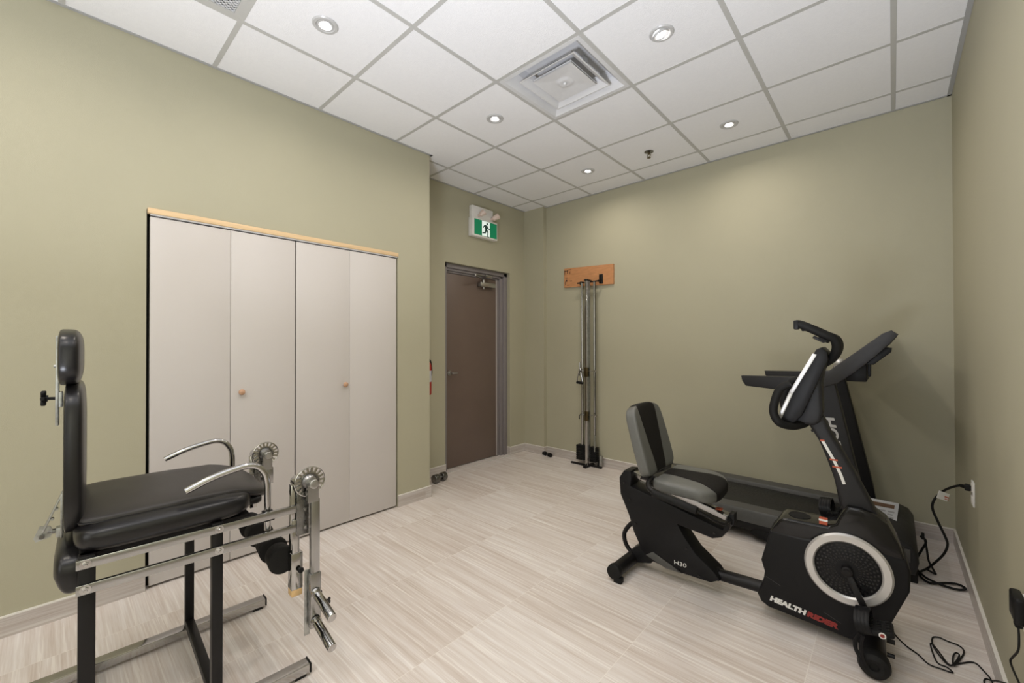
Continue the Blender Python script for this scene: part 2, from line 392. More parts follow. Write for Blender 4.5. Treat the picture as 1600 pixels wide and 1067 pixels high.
# closet: header strip and two bifold pairs
b = B(); b.box(XL - .02, XL + .012, -1.512, .022, 2.012, 2.042, .003); struct('trim_4', b, 'pine')
b = B(); b.box(XL - .02, XL + .004, -1.50, .015, 2.004, 2.012); struct('trim_5', b, 'white_enamel')
splits = [-1.500, -1.129, -.757, -.380, .012]
for n, (i, ky, lab) in enumerate(((0, -1.073, 'left pair of off-white bifold closet doors with round wooden knob'), (2, -.418, 'right pair of off-white bifold closet doors with round wooden knob'))):
    r = thing('door_%d' % (n + 2), lab, 'door', (XL, splits[i], 0), world=True, kind='structure'); del r['category']
    for k in (i, i + 1):
        g0 = (0, .0012, .004, .0004)[k]; g1 = (.0012, .004, .0004, .002)[k]
        b = B(); b.box(XL - .034, XL - .004, splits[k] + g0, splits[k + 1] - g1, .014, 1.998, .0015); P('door_panel', b, 'closet_door', r)
    b = B(); b.lathe([(0, .034), (.008, .033), (.0155, .027), (.018, .020), (.0165, .013), (.010, .006), (.009, 0), (0, 0)], (XL - .004, ky, 1.017), (1, 0, 0), 24); P('knob', b, 'knob_wood', r)

# ------------------------------------------------------------------ ceiling fixtures
vis = [(0, 'white recessed pot light nearest the perforated ceiling grille'), (1, 'large tilted white pot light right of the square air diffuser'), (2, 'white recessed pot light just left of the square air diffuser'), (3, 'white recessed pot light right of the sprinkler head above the back wall'), (4, 'small distant pot light left of the sprinkler head near the door corner'), (5, None), (6, None), (7, None), (8, None), (9, None)]
def pot(x, y, lab, tilt=0):
    r = thing('pot_light', lab, 'ceiling light', (x, y, H), group='recessed pot lights' )
    b = B(); b.lathe([(.040, .02), (.040, -.004), (.046, -.008), (.058, -.0075), (.063, -.002), (.063, 0), (.040, .02)], (0, 0, 0), (0, 0, 1), 40); P('trim_ring', b, 'ring_enamel', r)
    ax = Vector((math.sin(tilt) * -.6, -math.sin(tilt) * .8, math.cos(tilt)))
    o_ = (0, 0, -.004 if tilt else 0)
    b = B(); b.lathe([(.040, -.002), (.040, -.006), (.032, -.006), (.029, .002), (.029, .008), (.040, .008), (.040, -.002)], o_, ax, 36); P('gimbal_ring', b, 'ring_enamel', r)
    b = B(); b.lathe([(0, -.003), (.018, -.0025), (.029, .003), (0, .003)], o_, ax, 30); P('lamp', b, 'lamp_lens', r)
for i, lab in vis[:5]:
    x, y = POTS[i]; pot(x, y, lab, .35 if i == 1 else 0)
# square diffuser in cell (-1, 0)
cxd, cyd = -.5 * T, .5 * T
r = thing('air_diffuser', 'white square stepped air diffuser in the ceiling grid', 'air vent', (cxd, cyd, H))
def sqring(b, prof):
    rings = [[b.bm.verts.new((sx * h, sy * h, z)) for sx, sy in ((-1, -1), (1, -1), (1, 1), (-1, 1))] for h, z in prof]
    for a, c in zip(rings, rings[1:]):
        for k in range(4): b.bm.faces.new((a[k], a[(k + 1) % 4], c[(k + 1) % 4], c[k]))
    return rings
b = B(); sqring(b, [(.293, .0), (.293, -.003), (.268, -.003), (.262, .004), (.215, .055), (.20, .10), (.205, .10), (.22, .06), (.293, .0)]); b.box(-.21, .21, -.21, .21, .10, .12); P('outer_frame', b, 'white_enamel', r, smooth=False)
b = B(); sqring(b, [(.205, -.002), (.203, .001), (.165, .028), (.150, .055), (.147, .055), (.160, .026), (.196, -.002), (.205, -.002)])
for sx in (-1, 1): b.box(sx * .15 - .004, sx * .15 + .004, -.02, .02, .05, .10)
P('middle_cone', b, 'white_enamel', r, smooth=False)
b = B()
N_ = 24; V = []
for j in range(N_ + 1):
    row = []
    for i in range(N_ + 1):
        x = -.142 + .284 * i / N_; y = -.142 + .284 * j / N_; m_ = max(abs(x), abs(y)) / .142; rr = math.hypot(x, y)
        z = .004 + .018 * (m_ ** 2.2) * 0 + (.012 * (1 - m_) if m_ > .45 else .0066) + (-.006 if rr < .045 else 0) + (.004 if rr < .012 else 0)
        row.append(b.bm.verts.new((x, y, z * 1.0 - .004)))
    V.append(row)
for j in range(N_):
    for i in range(N_): b.bm.faces.new((V[j][i], V[j][i + 1], V[j + 1][i + 1], V[j + 1][i]))
b.box(-.140, .140, -.140, .140, .012, .016); b.box(-.01, .01, -.01, .01, .016, .10); b.lathe([(0, -.010), (.008, -.009), (.011, -.004), (.011, .002)], (0, 0, 0)); P('centre_plate', b, 'white_enamel', r, angle=50)
# perforated return grille in cell (-2, -3)
r = thing('return_grille', 'white perforated return air grille cut off by the top edge', 'air vent', (-1.5 * T, -2.5 * T, H))
b = B(); sqring(b, [(.293, .001), (.293, -.003), (.268, -.003), (.268, .03), (.293, .03)]); P('frame', b, 't_bar', r, smooth=False)
b = B(); n = 27; st = .536 / n
for i in range(n + 1):
    b.box(-.268 + i * st - .0035, -.268 + i * st + .0035, -.268, .268, .004, .008); b.box(-.268, .268, -.268 + i * st - .0035, -.268 + i * st + .0035, .004, .008)
P('perforated_screen', b, 'white_enamel', r, smooth=False)
b = B(); b.box(-.268, .268, -.268, .268, .05, .055); P('duct_back', b, 'mid_grey_plastic', r, smooth=False)
# sprinkler
r = thing('sprinkler_head', 'small dark sprinkler head hanging from the ceiling tile', 'sprinkler', (-.316, 1.553, H))
b = B(); b.lathe([(.0, .0), (.038, .0), (.038, -.003), (.024, -.010), (.012, -.011), (0, -.011)], (0, 0, 0)); P('escutcheon', b, 'dark_steel', r)
b = B(); b.cyl((0, 0, -.01), (0, 0, -.022), .010); b.tube([(.009, 0, -.02), (.014, 0, -.032), (.003, 0, -.046)], .0025, 8); b.tube([(-.009, 0, -.02), (-.014, 0, -.032), (-.003, 0, -.046)], .0025, 8)
b.cyl((0, 0, -.044), (0, 0, -.050), .005); b.cyl((0, 0, -.050), (0, 0, -.053), .016, seg=16); P('deflector', b, 'brass', r)

# ------------------------------------------------------------------ exit sign on the door wall
r = thing('exit_sign', 'green and white running man exit sign with two lamp heads above the brown door', 'exit sign', (XD, 1.33, 2.47), world=True)
b = B(); b.box(XD, -2.085, 1.145, 1.525, 2.470, 2.672, .006); P('sign_box', b, 'white_plastic', r)
b = B(); b.box(XD, -2.10, 1.155, 1.47, 2.66, 2.80, .006); P('battery_box', b, 'white_plastic', r)
b = B(); b.box(-2.086, -2.083, 1.172, 1.512, 2.488, 2.652); pn = P('sign_face', b, 'exit_green', r, smooth=False)
b = B(); b.box(-2.084, -2.082, 1.282, 1.402, 2.490, 2.650); wp = P('door_symbol', b, 'exit_white', pn, smooth=False)
cy0, cz0, sc = 1.345, 2.490, .155
def poly(b, pts, x=-2.0815): b.prism([(cy0 + p[0] * sc, cz0 + p[1] * sc) for p in pts], x - .0008, x, 'x')
b = B(); poly(b, [(.10 + .085 * math.cos(t * PI / 6), .88 + .085 * math.sin(t * PI / 6)) for t in range(12)])
poly(b, [(-.06, .80), (.14, .74), (.10, .48), (-.10, .44), (-.14, .62)])
poly(b, [(.08, .76), (.22, .62), (.40, .60), (.40, .53), (.18, .53), (.02, .66)])
poly(b, [(-.04, .80), (-.22, .74), (-.34, .58), (-.27, .54), (-.16, .67), (-.02, .70)])
poly(b, [(.10, .50), (.22, .30), (.16, .02), (.30, .02), (.30, -.03), (.08, -.03), (.11, .27), (-.06, .46)])
poly(b, [(-.10, .48), (-.14, .28), (-.38, .22), (-.38, .14), (-.04, .20), (.04, .44)])
P('running_figure', b, 'exit_figure', wp, smooth=False)
for y0_, dy in ((1.245, .03), (1.44, .05)):
    b = B(); b.cyl((-2.10, y0_, 2.70), (-2.065, y0_, 2.70), .013); b.cyl((-2.072, y0_, 2.70), (-2.035, y0_ + dy, 2.735), .024, .034, bev=.003)
    l = P('lamp_head', b, 'lamp_pinkish', r)
    b = B(); b.cyl((-2.036, y0_ + dy - .001, 2.734), (-2.031, y0_ + dy + .003, 2.739), .024); P('lens', b, 'silver_light', l)

# fire extinguisher mostly hidden behind the closet block
r = thing('fire_extinguisher', 'red fire extinguisher mostly hidden behind the corner of the closet wall', 'fire extinguisher', (-2.07, .522, .83), world=True)
b = B(); b.lathe([(0, .83), (.055, .83), (.062, .84), (.062, 1.10), (.055, 1.13), (.025, 1.155), (.018, 1.17), (0, 1.17)], (-2.07, .522, 0)); P('cylinder', b, 'red_paint', r)
b = B(); b.lathe([(.0625, .955), (.0635, .955), (.0635, 1.06), (.0625, 1.06), (.0625, .955)], (-2.07, .522, 0)); P('paper_label', b, 'paper', r)
b = B(); b.cyl((-2.07, .522, 1.165), (-2.07, .522, 1.20), .016); b.bar((-2.07, .503, 1.205), (-2.07, .565, 1.235), .02, .008); b.bar((-2.07, .503, 1.19), (-2.07, .565, 1.20), .018, .006); P('valve_handle', b, 'dark_steel', r)
b = B(); b.tube([(-2.06, .515, 1.185), (-2.04, .56, 1.15), (-2.03, .568, 1.05), (-2.04, .56, .98)], .009, 10); P('hose', b, 'rubber', r)
b = B(); b.box(XD, -2.12, .50, .56, .90, 1.15); P('wall_bracket', b, 'dark_steel', r)

# dumbbells on the floor
r = thing('dumbbell', 'shiny grey metal dumbbell on the floor left of the brown door', 'dumbbell', (-1.99, .60, 0), math.radians(96))
b = B(); b.cyl((-.03, 0, .040), (.10, 0, .040), .014); P('bar', b, 'satin_steel', r)
for x0 in (-.04, .055):
    b = B(); b.cyl((x0, 0, .040), (x0 + .055, 0, .040), .040, seg=30, bev=.006); b.cyl((x0 + .012, 0, .040), (x0 + .018, 0, .040), .041, seg=30); P('weight_head', b, 'dark_steel', r)
r = thing('dumbbell', 'tiny black dumbbell on the floor against the back wall corner', 'dumbbell', (-1.79, 2.05, 0), math.radians(-12))
b = B(); b.cyl((-.05, 0, .022), (.05, 0, .022), .009); P('bar', b, 'black_paint', r)
for x0 in (-.07, .022):
    b = B(); b.cyl((x0, 0, .022), (x0 + .048, 0, .022), .025, seg=6, bev=.004); P('weight_head', b, 'rubber', r)

# ------------------------------------------------------------------ cable tower on the back wall
r = thing('wooden_board', 'orange plywood board screwed high on the back wall', 'wooden board', (-1.27, YB, 1.95), world=True)
b = B(); b.prism([(-1.580, 1.955), (-.953, 1.938), (-.953, 2.148), (-1.580, 2.172)], YB - .020, YB, 'y'); P('board', b, 'plywood', r, smooth=False)
b = B()
for (x, z, w_, h_) in ((-1.575, 2.14, .05, .006), (-1.572, 2.10, .006, .05), (-1.56, 2.06, .03, .006), (-1.535, 2.11, .006, .04), (-1.52, 2.15, .04, .005), (-1.50, 2.02, .03, .005), (-1.565, 1.985, .006, .04), (-1.54, 1.975, .04, .005), (-1.50, 2.10, .005, .03), (-1.555, 2.02, .02, .02)):
    b.box(x, x + w_, YB - .0212, YB - .020, z, z + h_)
P('pencil_marks', b, 'ink', r, smooth=False, kind='stuff')
r = thing('cable_tower', 'tall narrow chrome cable pulley tower with black weight stacks against the back wall', 'exercise machine', (-1.22, 2.0, 0), world=True)
PX, PY = -1.203, 1.975; LX, RX, GY = -1.305, -1.150, 2.045
b = B(); b.box(PX - .014, PX + .014, PY - .014, PY + .014, .02, 2.0, .003); P('front_post', b, 'chrome', r)
b = B(); b.box(PX + .016, PX + .020, PY - .004, PY + .040, .10, 1.98)
P('post_channel', b, 'zinc', r)
for x in (LX, RX):
    b = B(); b.cyl((x, GY, .04), (x, GY, 1.985), .0125, seg=18); P('guide_rod', b, 'chrome', r)
    b = B(); b.tube([(x + .022, GY - .015, .2), (x + .022, GY - .015, 1.97)], .0028, 8, 0); P('cable', b, 'black_paint', r)
b = B()
b.box(-1.365, -1.10, GY - .012, GY + .012, 1.972, 1.984, .002); b.box(PX - .02, PX + .02, PY - .02, GY + .01, 1.984, 1.994, .002)
b.box(-1.118, -1.075, YB - .034, YB - .020, 1.955, 2.055, .003); b.bar((-1.10, GY, 1.978), (-1.097, YB - .022, 1.99), .02, .02)
b.box(-1.36, -1.33, YB - .034, YB - .020, 1.965, 2.0, .003); b.bar((-1.345, GY, 1.978), (-1.345, YB - .022, 1.98), .014, .014)
P('top_bracket', b, 'black_paint', r)
for x0, x1 in ((-1.365, -1.262), (-1.200, -1.118)):
    for k in range(8):
        b = B(); b.box(x0, x1, GY - .035, GY + .035, .052 + k * .020, .069 + k * .020, .003); P('weight_plate', b, 'rubber', r)
b = B(); b.box(-1.425, -1.20, 1.995, 2.02, .0, .02, .003); b.box(-1.23, -1.06, 2.02, 2.045, .0, .02, .003); b.box(-1.223, -1.185, 1.925, 2.10, .0, .022, .003); b.bar((-1.11, 2.03, .01), (-1.08, 2.06, .10), .02, .02)
P('base_foot', b, 'black_paint', r)
b = B(); b.box(-1.09, -1.065, 2.03, 2.07, .02, .13, .004); b.box(-1.135, -1.125, 2.0, 2.03, .17, .34, .003); P('base_plate', b, 'zinc', r)
for z in (1.01, .545):
    b = B(); b.box(PX - .02, PX + .02, PY - .02, PY + .022, z - .05, z + .05, .004); cr_ = P('sliding_carriage', b, 'brass', r)
    b = B(); b.cyl((PX + .02, PY, z + .01), (PX + .10, PY, z + .012), .006); b.cyl((PX + .10, PY, z + .012), (PX + .118, PY, z + .012), .011, bev=.002); P('pull_pin', b, 'chrome', cr_)
    b = B(); b.tube([(PX - .02, PY, z), (PX - .055, PY - .02, z + .015), (PX - .085, PY - .01, z - .005), (PX - .088, PY - .01, z - .045)], .006, 8); P('pulley_arm', b, 'dark_steel', cr_)
b = B(); b.tube([(LX - .03, 1.99, .90), (LX - .012, 1.99, .99), (LX + .005, 1.99, 1.05), (LX + .022, 1.99, .99), (LX + .042, 1.99, .90)], .005, 8); b.cyl((LX + .005, 1.99, 1.05), (LX + .005, 1.99, 1.11), .009); hnd = P('stirrup_handle', b, 'chrome', r)
b = B(); b.cyl((LX - .034, 1.99, .893), (LX + .046, 1.99, .888), .015, bev=.003); P('grip', b, 'rubber', hnd)

# ------------------------------------------------------------------ leg extension chair (left)
r = thing('leg_extension_chair', 'black vinyl and chrome leg exercise chair standing in front of the closet', 'exercise chair', (-.83, -1.5, 0), math.radians(-2.6))
XN, XF = .285, -.315
for X, sgn in ((XN, 1), (XF, -1)):
    b = B(); b.box(X - .025 + .02 * sgn * 0, X + .025, -.60, .352, .012, .046, .004); t_ = P('base_tube', b, 'chrome', r)
    b = B(); b.box(X - .026, X + .026, .352, .358, .010, .047, .002); P('end_cap', b, 'black_paint', t_)
    for yf in (-.56, .30):
        b = B(); b.box(X - .02, X + .02, yf, yf + .04, 0, .012); P('rubber_foot', b, 'rubber', t_)
    for y0_, y1_, zt in ((-.288, -.25, .68), (.037, .069, .68)):
        b = B(); b.box(X - .045 * (1 if sgn > 0 else -.2) - (.0 if sgn > 0 else .03), X - .006 if sgn > 0 else X + .012, y0_, y1_, .046, zt, .003); P('leg', b, 'black_paint', r)
    for z0_, z1_ in ((.648, .676), (.573, .602)):
        b = B(); b.box(X - .006, X + .008, -.292, .312, z0_, z1_, .0015)
        rl = P('side_rail', b, 'brushed_alu', r)
        for yb in (-.272, .055):
            b = B(); xs_ = X + .008 if sgn > 0 else X - .006
            b.cyl((xs_, yb, (z0_ + z1_) / 2), (xs_ + .002 * sgn, yb, (z0_ + z1_) / 2), .013); b.cyl((xs_, yb, (z0_ + z1_) / 2), (xs_ + .008 * sgn, yb, (z0_ + z1_) / 2), .008, seg=6); b.lathe([(0, .010), (.004, .0095), (.006, .006)], (xs_, yb, (z0_ + z1_) / 2), (sgn, 0, 0), 12)
            P('bolt', b, 'chrome', rl)
for y_ in (-.27, .053):
    for z_ in (.046, .65):
        b = B(); b.box(XF, XN - .02, y_ - .016, y_ + .016, z_, z_ + .03, .003); P('cross_bar', b, 'black_paint', r)
# seat
def chamfer(p):
    x, y, z = p
    f = 1 - .22 * max(0, (y / .245)) ** 3
    return (x * f, y, z + .012 * (1 - (x / .25) ** 2) - .004)
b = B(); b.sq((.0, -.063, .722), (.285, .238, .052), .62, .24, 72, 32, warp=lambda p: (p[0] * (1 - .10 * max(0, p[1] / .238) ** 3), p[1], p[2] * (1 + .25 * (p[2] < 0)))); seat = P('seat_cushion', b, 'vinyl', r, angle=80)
def topw(p):
    x, y, z = p
    return (x * (1 - .16 * max(0, y / .245) ** 3) + .0, y, z - .034 * max(0, (y - .09) / .15) ** 2 + .010 * (1 - (x / .24) ** 2))
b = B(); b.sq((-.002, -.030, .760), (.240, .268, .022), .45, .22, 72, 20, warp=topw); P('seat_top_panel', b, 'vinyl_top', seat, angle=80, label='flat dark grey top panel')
b = B(); b.sq((.0, .165, .702), (.20, .055, .022), .5, .3, 40, 14); P('seat_front_lip', b, 'vinyl', seat, angle=80)
loop = []
for k in range(60):
    th = 2 * PI * k / 60; sp = lambda v, e: math.copysign(abs(v) ** e, v); p = topw((.2405 * sp(math.cos(th), .22), .2685 * sp(math.sin(th), .22), 0)); loop.append((p[0] - .002, p[1] - .030, .759 + p[2]))
b = B(); b.tube(loop + [loop[0]], .003, 8, 2); P('piping', b, 'vinyl', seat)
b = B(); b.box(-.23, .24, -.27, .16, .66, .672); P('seat_board', b, 'black_paint', seat)
# back cushion and headrest
def bulge(k): return lambda p: (p[0] * (1 - .10 * max(0, p[2] / .2) ** 4), p[1] + (k * (1 - (p[0] / .24) ** 2) * (1 - (p[2] / .25) ** 2) if p[1] > 0 else 0), p[2])
def dshape(k): return lambda p: (p[0], p[1] if p[1] > 0 else -.03 * k * (min(1, abs(p[1]) / .03)) ** .4, p[2])
TL = Matrix.Rotation(math.radians(-1.8), 4, 'X')
b = B(); b.sq((0, -.303, .950), (.228, .031, .232), .40, .42, 64, 40, warp=dshape(.65)); P('back_cushion', b, 'vinyl', r, angle=80)
b = B(); b.sq((0, -.313, 1.266), (.215, .034, .091), .60, .50, 64, 34, warp=dshape(.75)); P('headrest', b, 'vinyl', r, angle=80)
b = B(); b.box(-.02, .02, -.345, -.337, 1.04, 1.335, .001); b.box(-.02, .02, -.338, -.328, 1.10, 1.15, .002); b.cyl((0, -.350, 1.235), (0, -.336, 1.235), .005)
ab = P('headrest_bar', b, 'zinc', r)
b = B(); b.cyl((0, -.338, 1.128), (0, -.365, 1.130), .005); b.cyl((0, -.362, 1.130), (0, -.376, 1.131), .011, seg=14)
for k in range(6):
    a_ = k * PI / 3; b.bar((0, -.372, 1.131), (.026 * math.cos(a_), -.372, 1.131 + .026 * math.sin(a_)), .012, .012, up=(0, 1, 0), bev=.003)
P('star_knob', b, 'black_plastic', ab)
b = B(); b.bar((.06, -.318, .850), (.06, -.368, .716), .005, .030, up=(1, 0, 0), bev=.001)
b.prism([(-.375, .735), (-.352, .730), (-.345, .712), (-.352, .695), (-.383, .688), (-.388, .700)], .064, .068, 'x'); b.box(.045, .085, -.330, -.324, .690, .83, .001); b.box(.05, .08, -.34, -.324, .692, .722, .002)
for y_, z_ in ((-.325, .82), (-.333, .79), (-.342, .76), (-.35, .735)): b.cyl((.055, y_ - .006, z_ - .01), (.070, y_ - .006, z_ - .01), .004, seg=10)
br = P('recline_bracket', b, 'zinc', r)
b = B(); b.cyl((.066, -.37, .703), (.078, -.37, .703), .007, seg=6); b.cyl((.066, -.358, .712), (.066, -.322, .708), .004); b.cyl((.066, -.348, .712), (.066, -.341, .711), .008, seg=8); P('bracket_bolt', b, 'dark_steel', br)
# lower rear pad
b = B(); b.sq((0, -.292, .612), (.235, .050, .076), .55, .3, 48, 20, warp=lambda p: (p[0], p[1] * (1 if p[1] < 0 else .35) + (.02 * max(0, -p[2] / .076)), p[2])); P('lower_back_pad', b, 'vinyl', r, angle=80)
# arm rests: bent chrome pipes
for X, dx in ((.255, 0), (-.315, 0)):
    b = B(); b.tube([(X, -.035, .806), (X, .03, .832), (X, .09, .848), (X, .145, .856), (X, .180, .846), (X, .205, .815), (X, .214, .775), (X, .215, .72), (X, .215, .60)], .0115, 16); ar = P('arm_rest', b, 'chrome', r)
    b = B(); b.box(X - .016, X + .03 if X > 0 else X + .016, .198, .232, .640, .672, .002); P('arm_clamp', b, 'black_paint', ar)
# leg levers with dials
def roller_bits(X, ip):
    b = B(); b.box(X - .035, X + .008, .288, .330, .348, .490, .003); P('roller_sleeve', b, 'chrome', ip)
    b = B(); b.box(X - .036, X + .007, .289, .329, .322, .350, .003); P('wood_plug', b, 'end_wood', ip, label='raw yellow wooden plug')
    b = B(); b.cyl((X + .008, .318, .425), (X + .025, .318, .425), .006); b.cyl((X + .018, .318, .425), (X + .026, .318, .425), .012, seg=7, bev=.003); P('star_knob', b, 'black_plastic', ip)


for X, sg in ((.285, 1), (-.315, 1)):
    near = X > 0
    b = B(); b.box(X + .004, X + .012, .306, .352, .556, .745, .002); pl_ = P('pivot_plate', b, 'dark_steel', r)
    for z_ in (.655, .585):
        b = B(); b.cyl((X + .012, .338, z_), (X + .017, .338, z_), .007, seg=10); P('bolt', b, 'chrome', pl_)
    b = B(); cz_ = .762; cyy = .352; n = 18; b.cyl((X + .014, cyy, cz_), (X + .020, cyy, cz_), .038, seg=48); P('dial_face', b, 'dark_steel', pl_)
    b = B(); 
    b.lathe([(.056, 0), (.0585, .001), (.0585, .007), (.056, .008), (.053, .007), (.053, .001), (.056, 0)], (X + .013, cyy, cz_), (1, 0, 0), 48)
    b.lathe([(.034, .008), (.036, .008), (.036, .0), (.034, .0), (.034, .008)], (X + .013, cyy, cz_), (1, 0, 0), 48)
    for k in range(n):
        a_ = 2 * PI * k / n; c_, s_ = math.cos(a_), math.sin(a_); b.bar((X + .018, cyy + .035 * c_, cz_ + .035 * s_), (X + .018, cyy + .055 * c_, cz_ + .055 * s_), .0075, .006, up=(1, 0, 0))
    dl = P('dial_disc', b, 'chrome', pl_)
    b = B(); b.cyl((X + .018, cyy, cz_), (X + .034, cyy, cz_), .030, .022); b.cyl((X + .034, cyy, cz_), (X + .070, cyy, cz_), .0175, bev=.003); b.cyl((X + .070, cyy, cz_), (X + .074, cyy, cz_), .010, seg=16); P('hub', b, 'satin_steel', dl)
    b = B(); b.cyl((X - .035, cyy - .035, cz_ + .0), (X + .012, cyy - .035, cz_ + .0), .022, bev=.003); b.box(X - .032, X - .004, .290, .322, .50, .755, .003); b.box(X - .028, X + .004, .292, .318, .40 if near else .6, .62, .003); ip = P('inner_post', b, 'chrome', pl_)
    if near: roller_bits(X, ip)
    # outer lever arm
    b = B(); b.box(X + .032, X + .056, .345, .377, .395 if near else .62, .700, .002); b.bar((X + .046, .352, cz_), (X + .046, .352, .69), .022, .040, up=(0, 1, 0)); lv = P('lever_arm', b, 'brushed_alu', r)
    if not near: continue
    b = B(); b.box(X + .030, X + .060, .341, .381, .20, .410, .002); P('lever_sleeve', b, 'brushed_alu', lv)
    b = B(); b.box(X + .022, X + .026, .330, .350, .165, .420, .001); P('lever_blade', b, 'zinc', lv)
    for z0_, z1_ in ((.335, .300), (.225, .190)):
        b = B(); b.cyl((X + .02, .36, z0_ + .01), (X + .205, .366, z1_), .0165, bev=.002); b.cyl((X + .06, .361, z0_ + .0015), (X + .07, .361, z0_ - .0005), .0200)
        P('ankle_peg', b, 'chrome', lv)
    b = B(); b.cyl((X + .055, .368, .30), (X + .090, .392, .300), .004); b.cyl((X + .084, .388, .300), (X + .096, .396, .300), .010)
    for k in range(6):
        a_ = k * PI / 3; u_ = Vector((0, .0, 1)) * math.cos(a_) + Vector((-.55, .83, 0)) * math.sin(a_); c0 = Vector((X + .092, .393, .300)); b.bar(c0, c0 + u_ * .017, .008, .010, bev=.002)
    P('star_knob', b, 'black_plastic', lv)
for x0_, x1_ in ((.250, .165), (.135, .03), (-.06, -.15), (-.18, -.27)):
    b = B(); b.cyl((x0_, .272, .458), (x1_, .272, .458), .053, .044, seg=36, bev=.008); P('foam_roller', b, 'foam', r)
b = B(); b.cyl((.262, .30, .455), (-.30, .30, .455), .010); P('roller_axle', b, 'satin_steel', r)

# ------------------------------------------------------------------ treadmill (behind the bike)
r = thing('treadmill', 'black folding treadmill with grey side rails standing along the back wall', 'treadmill', (.5, 1.64, 0), world=True)
treadmill = r
TY0, TY1 = 1.26, 2.03
b = B(); b.box(-.34, 1.10, TY0 + .02, TY1 - .02, .085, .165, .01); P('deck_frame', b, 'black_plastic', r)
b = B(); b.box(-.33, 1.10, TY0 + .125, TY1 - .125, .166, .176, .003); b.cyl((-.335, TY0 + .125, .150), (-.335, TY1 - .125, .150), .025); P('running_belt', b, 'belt', r)
for y0_, y1_ in ((TY0, TY0 + .12), (TY1 - .12, TY1)):
    b = B(); b.prism([(y0_, .120), (y0_, .185), (y0_ + .012, .203), (y1_ - .012, .207), (y1_, .19), (y1_, .120)], -.33, 1.10, 'x', .003); sr = P('side_rail', b, 'mid_grey_plastic', r)
    b = B(); b.box(-.375, -.30, y0_ - .004, y1_ + .004, .075, .213, .014); P('rear_end_cap', b, 'black_plastic', sr)
    b = B(); b.box(-.30, 1.08, y0_ + .01, y1_ - .01, .07, .12, .004); P('rail_skirt', b, 'black_paint', sr)
b = B(); b.prism([(.50, .065), (.53, .085), (.66, .085), (.66, .04), (.64, .025), (.54, .03), (.50, .05)], TY0 + .005, TY0 + .035, 'y', .004); b.cyl((.63, TY0 + .0, .045), (.63, TY0 + .04, .045), .044)
P('transport_bracket', b, 'rubber', r)
for yf in (TY0 + .02, TY1 - .06):
    b = B(); b.box(-.32, -.26, yf, yf + .04, 0, .085, .004); P('support_foot', b, 'rubber', r)
hood_pts = [(1.00, .06), (1.00, .17), (1.03, .205), (1.09, .225), (1.17, .232), (1.235, .225), (1.275, .208), (1.300, .170), (1.305, .12), (1.29, .05)]
b = B(); b.prism(hood_pts, TY0 + .015, TY1 - .015, 'y', .022, 3); hood = P('motor_hood', b, 'grey_plastic', r)
b = B(); b.box(1.15, 1.27, TY0 + .008, TY0 + .03, .12, .190, .004); P('hood_trim_panel', b, 'mid_grey_plastic', hood)
# hood notice: a stapled paper leaflet on the near end
Mp = Matrix.Translation((1.150, 1.68, .238)) @ Matrix.Rotation(math.radians(-3), 4, 'Z') @ Matrix.Rotation(math.radians(-80), 4, 'X') @ Matrix.Diagonal((1.55, 1, 2.6, 1))
b = B(); b.box(-.046, .046, -.0015, 0, -.062, .066, M=Mp); pp = P('paper_notice', b, 'paper', hood, smooth=False, label='white paper notice with printed blocks')
b = B(); b.box(-.040, .034, -.0025, -.0015, .030, .050, M=Mp); P('printed_banner', b, 'print_brown', pp, smooth=False)
b = B()
for i_ in range(3):
    for j_ in range(5): b.box(-.038 + i_ * .027, -.018 + i_ * .027 - (.004 if j_ % 2 else 0), -.0025, -.0015, -.052 + j_ * .015, -.045 + j_ * .015, M=Mp)
P('printed_lines', b, 'print_grey', pp, smooth=False)
b = B(); b.box(1.02, 1.30, TY0 + .05, TY0 + .11, 0, .06, .006); b.box(1.02, 1.30, TY1 - .11, TY1 - .05, 0, .06, .006); P('front_foot', b, 'rubber', r)
for y0_, y1_ in ((TY0 - .01, TY0 + .085), (TY1 - .085, TY1)):
    b = B(); b.prism([(.852, 1.10), (.945, 1.10), (1.105, .30), (1.13, .10), (1.00, .10), (.980, .30)], y0_, y1_, 'y', .007, 3); up = P('upright', b, 'grey_plastic' if y0_ < 1.5 else 'black_plastic', r)
    if y0_ < 1.5:
        # word running down the upright, letters' tops toward the front
        dv = Vector((.118, 0, -.56)).normalized(); up_v = Vector((.98, 0, .2))
        text('brand_lettering', 'HORIZON', .068, 'print_light', up, frame((.897, y0_ - .0004, .870), dv, up_v), .0026, 1.28, shear=.15)
    b = B(); xo = [(.62, 1.016), (.86, 1.000), (.95, 1.02), (.95, 1.10), (.86, 1.10), (.450, 1.092), (.456, 1.060), (.478, 1.026)]
    b.prism(xo, y0_ + .012, y1_ - .02, 'y', .005, 2); hr = P('handrail', b, 'grey_plastic', r)
side = [(.875, 1.035), (.882, 1.142), (.925, 1.145), (.958, 1.175), (1.165, 1.362), (1.201, 1.379), (1.230, 1.355), (1.195, 1.304), (1.125, 1.223), (1.045, 1.140), (.967, 1.072)]
for y0_, y1_ in ((TY0 - .015, TY0 + .045), (TY1 - .045, TY1 + .01)):
    b = B(); b.prism(side, y0_, y1_, 'y', .008, 2); P('console_arm', b, 'console_grey', r)
b = B(); b.prism([(.93, 1.115), (.95, 1.150), (1.165, 1.348), (1.20, 1.362), (1.212, 1.35), (1.19, 1.31), (1.12, 1.235), (1.05, 1.17), (.98, 1.10)], TY0 + .045, TY1 - .045, 'y', .006); con = P('console', b, 'black_plastic', r)
b = B(); b.bar((1.02, 1.645, 1.222), (1.12, 1.645, 1.314), .34, .006, up=(-.68, 0, .73)); P('display_screen', b, 'screen', con)
